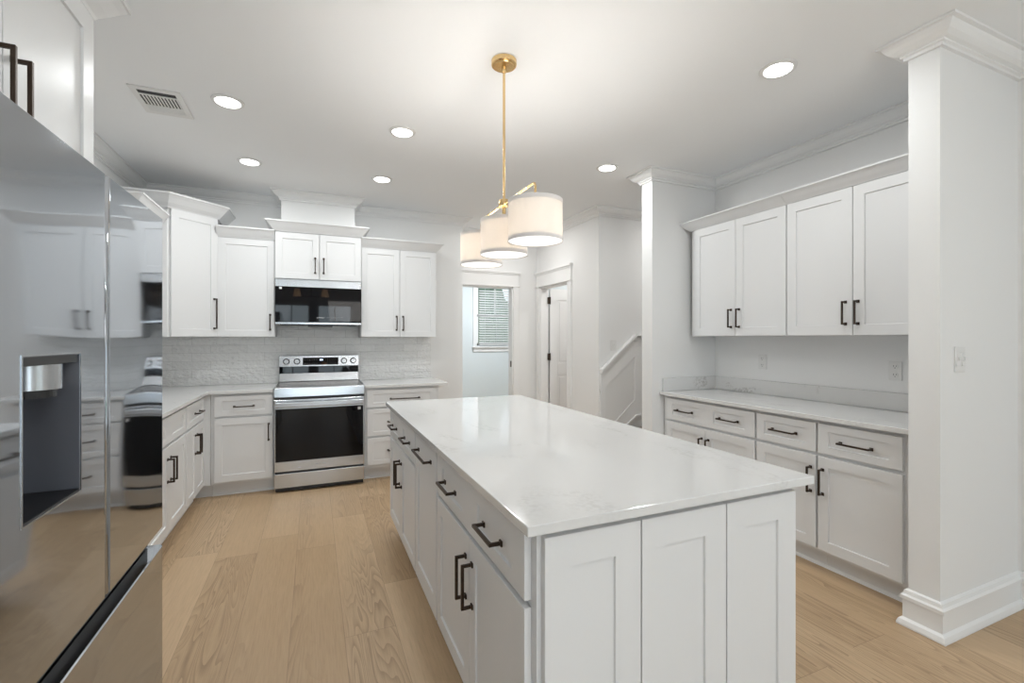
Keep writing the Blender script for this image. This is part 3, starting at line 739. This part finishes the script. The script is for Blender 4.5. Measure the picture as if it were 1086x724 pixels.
# ------------------------------------------------------------------ range
t = thing('kitchen_range', 'stainless freestanding electric range with black glass oven door', 'range', (0.06, 4.85, 0))
rx0, rx1 = -0.318, 0.438; yf = 4.535; yb = 5.155
box(rx0 + 0.002, rx1 - 0.002, yf + 0.02, yb, 0.03, 0.905).build('body', M['steel'], t)
for xx in (rx0 + 0.05, rx1 - 0.05):
    for yy in (yf + 0.09, yb - 0.06): MB().cyl((xx, yy, 0), 0.02, 0.03).build('foot', M['black'], t)
MB().prism([(yf + 0.02, 0.838), (yf - 0.012, 0.840), (yf - 0.008, 0.918), (yf + 0.004, 0.927), (yf + 0.03, 0.927), (yf + 0.03, 0.838)], 'x', rx0, rx1).build('front_panel', M['steel'], t, bevel=0.002)
MB().box(rx0 + 0.012, rx1 - 0.012, yf + 0.03, yb - 0.055, 0.9055, 0.928).build('cooktop', M['black_glass'], t, bevel=0.002)
m = MB(); m.box(rx0, rx0 + 0.011, yf + 0.031, yb - 0.055, 0.9055, 0.933); m.box(rx1 - 0.011, rx1, yf + 0.031, yb - 0.055, 0.9055, 0.933)
m.build('cooktop_trim', M['steel'], t, bevel=0.001)
for bx, by, r_ in ((-0.13, 4.70, 0.105), (0.25, 4.70, 0.09), (-0.13, 4.96, 0.075), (0.25, 4.96, 0.09)):
    m = MB(); seg = 48
    A = [m.v((bx + r_ * math.cos(2 * PI * k / seg), by + r_ * math.sin(2 * PI * k / seg), 0.9284)) for k in range(seg)]
    B = [m.v((bx + (r_ - 0.003) * math.cos(2 * PI * k / seg), by + (r_ - 0.003) * math.sin(2 * PI * k / seg), 0.9284)) for k in range(seg)]
    for k in range(seg): m.face([A[k], A[(k + 1) % seg], B[(k + 1) % seg], B[k]])
    m.build('burner_ring', M['ink'], t)
# backguard, three bands
MB().prism([(yb, 0.93), (yb - 0.068, 0.93), (yb - 0.053, 1.010), (yb, 1.010)], 'x', rx0 + 0.006, rx1 - 0.006).build('backguard', M['steel'], t, bevel=0.0015)
MB().box(rx0 + 0.006, rx1 - 0.006, yb - 0.052, yb, 1.0105, 1.078).build('backguard_band', M['black_glass'], t)
bgu = MB().prism([(yb, 1.0785), (yb - 0.085, 1.0785), (yb - 0.072, 1.185), (yb - 0.062, 1.190), (yb, 1.190)], 'x', rx0 + 0.004, rx1 - 0.004).build('control_panel', M['steel'], t, bevel=0.002)
fk = lambda p: Vector((p[0], yb - 0.0855 - p[1] + 0.122 * (p[2] - 1.0785), p[2]))
MB(fk).box(-0.100, 0.235, -0.002, 0.002, 1.092, 1.165).build('control_display', M['black_glass'], bgu)
m = MB(fk)
for k, (dx, w_) in enumerate(((0.0, 0.006), (0.010, 0.007), (0.020, 0.007))): m.box(0.058 + dx, 0.058 + dx + w_, 0.0022, 0.0028, 1.136, 1.148)
m.build('clock_digits', M['display'], bgu)
m = MB(fk)
for k in range(6):
    for z in (1.104, 1.142): m.box(-0.085 + k * 0.022, -0.075 + k * 0.022, 0.0022, 0.0026, z, z + 0.003)
for k in range(5):
    for z in (1.104, 1.124, 1.144): m.box(0.13 + k * 0.02, 0.136 + k * 0.02, 0.0022, 0.0026, z, z + 0.003)
m.build('control_marks', M['ink'], bgu)
for x in (-0.247, -0.152, 0.288, 0.378):
    k = MB(fk).cyl((x, 0.0, 1.130), 0.030, 0.006, 'y', 28).build('knob_bezel', M['black'], bgu)
    MB(fk).cyl((x, 0.0065, 1.130), 0.024, 0.024, 'y', 28, 0.021).box(x - 0.004, x + 0.004, 0.0305, 0.034, 1.108, 1.152).build('knob', M['steel'], bgu, bevel=0.001)
# oven door
od = box(rx0 + 0.002, rx1 - 0.002, yf - 0.02, yf + 0.018, 0.187, 0.818).build('oven_door', M['steel'], t, bevel=0.002)
box(rx0 + 0.012, rx1 - 0.012, yf - 0.0225, yf - 0.0205, 0.275, 0.738).build('door_glass', M['black_glass'], od)
m = MB().prism([(yf - 0.045, 0.752), (yf - 0.060, 0.757), (yf - 0.060, 0.795), (yf - 0.045, 0.802)], 'x', rx0 + 0.012, rx1 - 0.012)
for a in (rx0 + 0.02, rx1 - 0.045): m.box(a, a + 0.025, yf - 0.046, yf - 0.0205, 0.760, 0.794)
m.build('handle', M['steel'], od, bevel=0.003, seg=2)
text('SAMSUNG', 0.019, (0.06, yf - 0.0206, 0.232), (PI / 2, 0, 0), M['ink'], 'door_badge', od)
box(rx1 - 0.060, rx1 - 0.035, yf - 0.0232, yf - 0.0227, 0.700, 0.725).build('door_sticker', M['print'], od)
MB().box(rx0 + 0.002, rx1 - 0.002, yf - 0.020, yf + 0.018, 0.045, 0.168).build('storage_drawer', M['steel'], t, bevel=0.002)
box(rx0 + 0.006, rx1 - 0.006, yf - 0.004, yf + 0.018, 0.170, 0.185).build('drawer_gap', M['black'], t)
box(rx0 + 0.003, rx1 - 0.003, yf - 0.013, yf + 0.018, 0.8185, 0.8375).build('front_gap_strip', M['black'], t)  # black strip added to darken the gap above the oven door
box(rx0 + 0.01, rx1 - 0.01, yf - 0.002, yf + 0.018, 0.012, 0.043).build('kick_plate', M['black'], t)

# ------------------------------------------------------------------ microwave
t = thing('microwave_oven', 'black glass over-the-range microwave with stainless top band', 'microwave', (0.053, 4.98, 1.49))
mx0, mx1, my = -0.327, 0.433, 4.79
box(mx0 + 0.002, mx1 - 0.002, my + 0.03, 5.18, 1.502, 1.912).build('body', M['black'], t)
md = box(mx0, mx1, my, my + 0.029, 1.512, 1.842).build('door', M['black_glass'], t, bevel=0.002)
box(mx0, mx1, my - 0.002, my + 0.029, 1.843, 1.912).build('top_band', M['steel'], t, bevel=0.002)
box(mx0, mx1, my - 0.002, my + 0.029, 1.492, 1.511).build('bottom_strip', M['steel'], t, bevel=0.002)
m = box(mx0 + 0.04, mx1 - 0.04, my + 0.02, my + 0.30, 1.484, 1.4915); m.box(-0.05, 0.17, my + 0.01, my + 0.12, 1.470, 1.4835)
m.build('vent_grille', M['black'], t)
text('SAMSUNG', 0.015, (0.062, my - 0.0006, 1.556), (PI / 2, 0, 0), M['print'], 'door_badge', md, 0.0003)
box(mx0 + 0.033, mx0 + 0.056, my - 0.0006, my - 0.0001, 1.818, 1.838).build('door_sticker', M['print'], md)
m = MB()
for k in range(8): m.box(0.115 + k * 0.019, 0.124 + k * 0.019, my - 0.0005, my - 0.0001, 1.556 + (k % 2) * 0.006, 1.559 + (k % 2) * 0.006)
m.build('key_marks', M['ink'], md)

# ------------------------------------------------------------------ outlets and switches
def wall_plate(name, label, cat, fr, kind, w_=0.072, h_=0.116):
    t = thing(name, label, cat, fr((0, 0, 0)))
    p = MB(fr).box(-w_ / 2, w_ / 2, 0.0005, 0.006, -h_ / 2, h_ / 2).build('cover_plate', M['plastic'], t, bevel=0.0015)
    if kind == 'outlet':
        for z in (-0.026, 0.026):
            MB(fr).cyl((0, 0.006, z), 0.017, 0.0025, 'y', 20).build('socket', M['plastic'], t)
            MB(fr).box(-0.008, -0.0055, 0.0086, 0.0090, z - 0.002, z + 0.008).box(0.0055, 0.008, 0.0086, 0.0090, z - 0.001, z + 0.007).cyl((0, 0.0086, z - 0.009), 0.0028, 0.0004, 'y', 10).build('socket_slots', M['slot'], t)
    else:
        n = 2 if kind == 'double' else 1
        for k in range(n):
            x = (k - (n - 1) / 2) * 0.046
            MB(fr).prism([(0.006, -0.032), (0.010, -0.030), (0.0075, 0.030), (0.006, 0.032)], 'x', x - 0.015, x + 0.015).build('rocker_switch', M['plastic'], t)
            MB(fr).box(x - 0.003, x + 0.003, 0.0085, 0.016, -0.004, 0.010).build('switch_toggle', M['plastic'], t)
    return t
wall_plate('electrical_outlet', 'white outlet on the tile backsplash left of the range', 'outlet', F((-0.718, 5.182, 1.146), (1, 0, 0), (0, -1, 0)), 'outlet')
wall_plate('electrical_outlet', 'white wall outlet above the right countertop, farther from the camera', 'outlet', F((XR, 2.603, 1.172), (0, -1, 0), (-1, 0, 0)), 'outlet')
wall_plate('electrical_outlet', 'white wall outlet above the right countertop, closest to the camera', 'outlet', F((XR, 1.685, 1.160), (0, -1, 0), (-1, 0, 0)), 'outlet')
wall_plate('light_switch', 'white double switch plate on the near wall end at the right', 'switch', F((2.751, 1.152, 1.262), (1, 0, 0), (0, -1, 0)), 'double', 0.085, 0.118)
wall_plate('light_switch', 'white switch plate above the sloped stair wainscot', 'switch', F((2.998, YS, 1.284), (1, 0, 0), (0, -1, 0)), 'single')

# ------------------------------------------------------------------ stair hall: sloped wainscot, landing
m = MB(F((0, YS, 0), (1, 0, 0), (0, -1, 0)))
def strip(p0, p1, wdt, t_):      # bar in the wall plane from p0 to p1, width measured vertically downwards
    m.prism([], 'y', 0, 1) if False else None
    A = [m.v((p0[0], 0.0, p0[1])), m.v((p1[0], 0.0, p1[1])), m.v((p1[0], 0.0, p1[1] - wdt)), m.v((p0[0], 0.0, p0[1] - wdt))]
    B = [m.v((p0[0], t_, p0[1])), m.v((p1[0], t_, p1[1])), m.v((p1[0], t_, p1[1] - wdt)), m.v((p0[0], t_, p0[1] - wdt))]
    m.face(A); m.face(B[::-1])
    for i in range(4):
        j = (i + 1) % 4; m.face([A[i], B[i], B[j], A[j]])
strip((2.824, 1.030), (3.270, 1.405), 0.030, 0.055); strip((3.270, 1.405), (4.2, 1.405), 0.022, 0.055)
strip((2.830, 1.004), (3.270, 1.374), 0.020, 0.030); strip((3.270, 1.374), (4.2, 1.374), 0.020, 0.035); strip((3.270, 1.340), (4.2, 1.340), 0.016, 0.024)
strip((2.826, 0.98), (3.272, 1.355), 0.205, 0.012); strip((3.272, 1.355), (4.2, 1.355), 0.205, 0.012)
strip((2.826, 0.80), (2.888, 0.85), 0.62, 0.011)
strip((3.275, 1.16), (3.385, 1.16), 0.60, 0.0105); strip((3.80, 1.16), (3.92, 1.16), 0.60, 0.0105)
strip((2.95, 0.395), (3.290, 0.690), 0.22, 0.012); strip((3.290, 0.690), (4.2, 0.690), 0.22, 0.012)
strip((3.10, 0.376), (3.290, 0.510), 0.022, 0.026); strip((3.290, 0.510), (4.2, 0.510), 0.022, 0.026)
o = m.build('trim_7', M['trim']); o['kind'] = 'structure'
t = thing('staircase', 'short flight of stairs with dark treads behind the wing wall', 'stairs', (3.9, 3.7, 0))
MB().prism([(2.98, 0.001), (2.98, 0.17), (3.22, 0.17), (3.22, 0.355), (5.07, 0.355), (5.07, 0.001)], 'y', 3.25, 4.155).build('riser', M['trim'], t)
box(2.955, 3.22, 3.25, 4.155, 0.171, 0.196).build('tread', M['tread'], t, bevel=0.004)
box(3.195, 5.07, 3.25, 4.155, 0.356, 0.381).build('tread', M['tread'], t, bevel=0.004)

# ------------------------------------------------------------------ window blind in the blue room
t = thing('window_blind', 'white horizontal slat blind hanging in the blue room window', 'blind', (3.19, 8.2, 1.8))
a, b, c, d = FAR_WIN
box(a + 0.048, b - 0.048, 8.165, 8.222, d - 0.055, d - 0.004).build('head_rail', M['plastic'], t)
m = MB(); z = c + 0.06
while z < d - 0.07:
    m.prism([(8.176, z - 0.013), (8.214, z + 0.012), (8.214, z + 0.015), (8.176, z - 0.010)], 'x', a + 0.05, b - 0.05); z += 0.044
m.build('slats', M['plastic'], t)
box(a + 0.05, b - 0.05, 8.175, 8.215, c + 0.012, c + 0.032).build('bottom_rail', M['plastic'], t)
for x in (a + 0.16, (a + b) / 2, b - 0.16): box(x - 0.002, x + 0.002, 8.169, 8.171, c + 0.03, d - 0.05).build('cord', M['plastic'], t)

# ------------------------------------------------------------------ ceiling fixtures
DL = [(-0.465, 3.17, 'recessed ceiling light closest to the air vent'), (-0.465, 4.18, 'recessed ceiling light above the tall corner cabinet'),
      (0.552, 3.17, 'recessed ceiling light just left of the pendant rod'), (0.552, 4.18, 'recessed ceiling light in front of the range hood chase'),
      (2.21, 3.17, 'recessed ceiling light by the wing wall crown'), (2.216, 1.66, 'large-looking recessed ceiling light nearest the right column')]
for x, y, lab in DL:
    t = thing('recessed_light', lab + ', round and glowing white', 'ceiling light', (x, y, H), 'recessed ceiling lights')
    m = MB().lathe((x, y, 0), [(0.058, H - 0.001), (0.088, H - 0.001), (0.086, H - 0.006), (0.070, H - 0.010), (0.062, H - 0.006)], 40)
    m.build('trim_ring', M['plastic'], t)
    MB().cyl((x, y, H - 0.0115), 0.063, 0.003, seg=40).build('lens', M['lamp'], t)
    area_light('lamp_light', (0, 0, -0.02), (0, 0, 0), 0.12, 0.12, DOWNLIGHT_W, (0.97, 1, 1), t, 'DISK')
# the rest of the living area behind the camera has the same fittings
for x, y in ((0.9, -0.6), (0.9, -2.2), (2.2, -1.4)):
    t = thing('recessed_light', 'round recessed ceiling light outside the picture', 'ceiling light', (x, y, H), 'recessed ceiling lights outside the picture')
    MB().cyl((x, y, H - 0.0115), 0.068, 0.011, seg=32).build('lens', M['lamp'], t)
    area_light('lamp_light', (0, 0, -0.02), (0, 0, 0), 0.12, 0.12, DOWNLIGHT_W, (0.97, 1, 1), t, 'DISK')
for nm, x, y, e_ in (('hall_fill', 2.15, 4.95, 6), ('blue_room_fill', 2.9, 7.0, 37), ('side_room_fill', 3.5, 5.0, 9), ('stair_lamp', 3.9, 3.7, 5)):  # hall, blue room and side room lamps are unseen, added to brighten them
    t = thing('unseen_ceiling_light', {'hall_fill': 'added unseen fill lamp on the hall ceiling, hidden behind the nearest drum shade', 'blue_room_fill': 'added unseen fill lamp on the blue room ceiling', 'side_room_fill': 'added unseen fill lamp in the side room beyond the open door', 'stair_lamp': 'flush ceiling light over the stair landing'}[nm], 'ceiling light', (x, y, H))
    MB().cyl((x, y, H - 0.04), 0.12, 0.039, seg=32).build('diffuser', M['lamp'], t)
    area_light(nm + '_light', (0, 0, -0.05), (0, 0, 0), 0.22, 0.22, e_, (0.92, 0.96, 1) if nm == 'blue_room_fill' else (1, 0.98, 0.95), t, 'DISK')

# air vent
t = thing('ceiling_vent', 'white rectangular air vent grille in the ceiling over the left cabinets', 'vent', (-0.82, 3.33, H))
vx0, vx1, vy0, vy1 = -0.945, -0.700, 3.165, 3.505
m = MB()
for q in ((vx0, vx1, vy0, vy0 + 0.035), (vx0, vx1, vy1 - 0.035, vy1), (vx0, vx0 + 0.03, vy0 + 0.035, vy1 - 0.035), (vx1 - 0.03, vx1, vy0 + 0.035, vy1 - 0.035), (vx0 + 0.03, vx1 - 0.03, vy0 + 0.082, vy0 + 0.094), (vx0 + 0.03, vx1 - 0.03, vy0 + 0.222, vy0 + 0.234)):
    m.box(*q, H - 0.008, H - 0.0005)
m.build('frame', M['plastic'], t)
box(vx0 + 0.02, vx1 - 0.02, vy0 + 0.02, vy1 - 0.02, H - 0.0035, H - 0.001).build('duct_shade_sheet', M['dark'], t)  # dark sheet behind the louvers stands in for shade inside the duct
m = MB()
for k in range(11):
    x = vx0 + 0.040 + k * 0.0165; m.box(x, x + 0.0075, vy0 + 0.094, vy0 + 0.222, H - 0.0075, H - 0.0038)
for k in range(4): m.box(vx0 + 0.03, vx1 - 0.03, vy0 + 0.238 + k * 0.018, vy0 + 0.252 + k * 0.018, H - 0.0075, H - 0.0038)
m.build('louvers', M['plastic'], t)

# three-shade pendant over the island
PX, PY = 0.884, 2.161
t = thing('pendant_light', 'brass linear pendant with three white drum shades over the island', 'pendant light', (PX, PY, 1.79))
MB().lathe((PX, PY, 0), [(0.064, H - 0.001), (0.064, H - 0.022), (0.060, H - 0.026), (0.052, H - 0.026), (0.050, H - 0.031), (0.012, H - 0.033), (0.010, H - 0.06), (0.006, H - 0.062)], 40).build('canopy', M['brass'], t, smooth=True)
MB().cyl((PX, PY, 2.055), 0.0065, H - 0.06 - 2.055, seg=16).build('rod', M['brass'], t, smooth=True)
MB().lathe((PX, PY, 0), [(0.010, 2.060), (0.026, 2.057), (0.028, 2.052), (0.028, 2.030), (0.026, 2.025), (0.010, 2.022), (0.008, 1.955)], 32).build('hub', M['brass'], t, smooth=True)
m = MB().tube([(PX, PY - 0.0, 2.038), (PX, 1.822, 2.038), (PX, 1.808, 2.034), (PX, 1.802, 2.022), (PX, 1.802, 1.955)], 0.0055)
m.tube([(PX, PY, 2.038), (PX, 2.484, 2.038), (PX, 2.498, 2.034), (PX, 2.504, 2.022), (PX, 2.504, 1.955)], 0.0055)
m.build('arm', M['brass'], t, smooth=True)
for y in (1.802, PY, 2.504):
    r, z0, z1, seg = 0.118, 1.779, 1.955, 64
    def ring_shell(za, zb, ro, ri, c_=(PX, y)):
        q = MB(); R_ = []
        for rr, zz in ((ro, za), (ro, zb), (ri, zb), (ri, za)):
            R_.append([q.v((c_[0] + rr * math.cos(2 * PI * i / seg), c_[1] + rr * math.sin(2 * PI * i / seg), zz)) for i in range(seg)])
        for k in range(4):
            A, B = R_[k], R_[(k + 1) % 4]
            for i in range(seg):
                j = (i + 1) % seg; q.face([A[i], A[j], B[j], B[i]])
        return q
    s_ = ring_shell(z0, z1, r, r - 0.0015).build('shade', M['shade'], t, smooth=True)
    ring_shell(z0 - 0.001, z0 + 0.016, r + 0.0012, r + 0.0002).build('hem', M['shade_band'], s_, smooth=True)
    ring_shell(z1 - 0.016, z1 + 0.001, r + 0.0012, r + 0.0002).build('hem', M['shade_band'], s_, smooth=True)
    MB().cyl((PX, y, z0 + 0.004), r - 0.002, 0.002, seg=64).build('diffuser', M['diffuser'], s_)
    m = MB().cyl((PX, y, z1 - 0.010), 0.012, 0.012, seg=16)
    for k in range(3):
        a = 2 * PI * k / 3 + 0.5; m.tube([(PX, y, z1 - 0.004), (PX + (r - 0.002) * math.cos(a), y + (r - 0.002) * math.sin(a), z1 - 0.004)], 0.0018, 8)
    m.build('spider', M['brass'], s_)
    MB().cyl((PX, y, z1 - 0.045), 0.013, 0.035, seg=16).build('socket', M['brass'], s_)
    l = bpy.data.lights.new('bulb_light', 'POINT'); l.energy = 7.6; l.shadow_soft_size = 0.035; l.color = (1, 0.96, 0.91)
    lo = bpy.data.objects.new('bulb_light', l); COL.objects.link(lo); lo.parent = t; lo.location = Vector((PX, y, 1.868)) - org(t)

# chandelier behind the camera, seen mirrored in the microwave glass
t = thing('chandelier', 'small chandelier with amber lit shades mirrored in the microwave door', 'chandelier', (-0.05, -1.8, 2.2))
MB().cyl((-0.05, -1.8, 2.30), 0.008, H - 2.30, seg=12).cyl((-0.05, -1.8, H - 0.02), 0.06, 0.018, seg=24).build('rod', M['bronze'], t)
MB().tube([(-0.34, -1.8, 2.30), (0.24, -1.8, 2.30)], 0.008).build('arm', M['bronze'], t)
for x in (-0.34, 0.24): MB().cyl((x, -1.8, 2.30), 0.085, 0.16, seg=28, r2=0.05).build('shade', M['amber'], t)
# sheer curtain between the rear windows
m = MB(); pts = [(-0.09 + 0.18 * k / 24, REAR_Y + 0.07 + 0.018 * math.sin(k * 1.3)) for k in range(25)]
m.sweep(pts, [(0, 0.02), (0.003, 0.02), (0.003, 2.33), (0, 2.33)])
tag(m.build('curtain', M['curtain']), 'pale narrow curtain between the windows behind the camera', 'curtain')
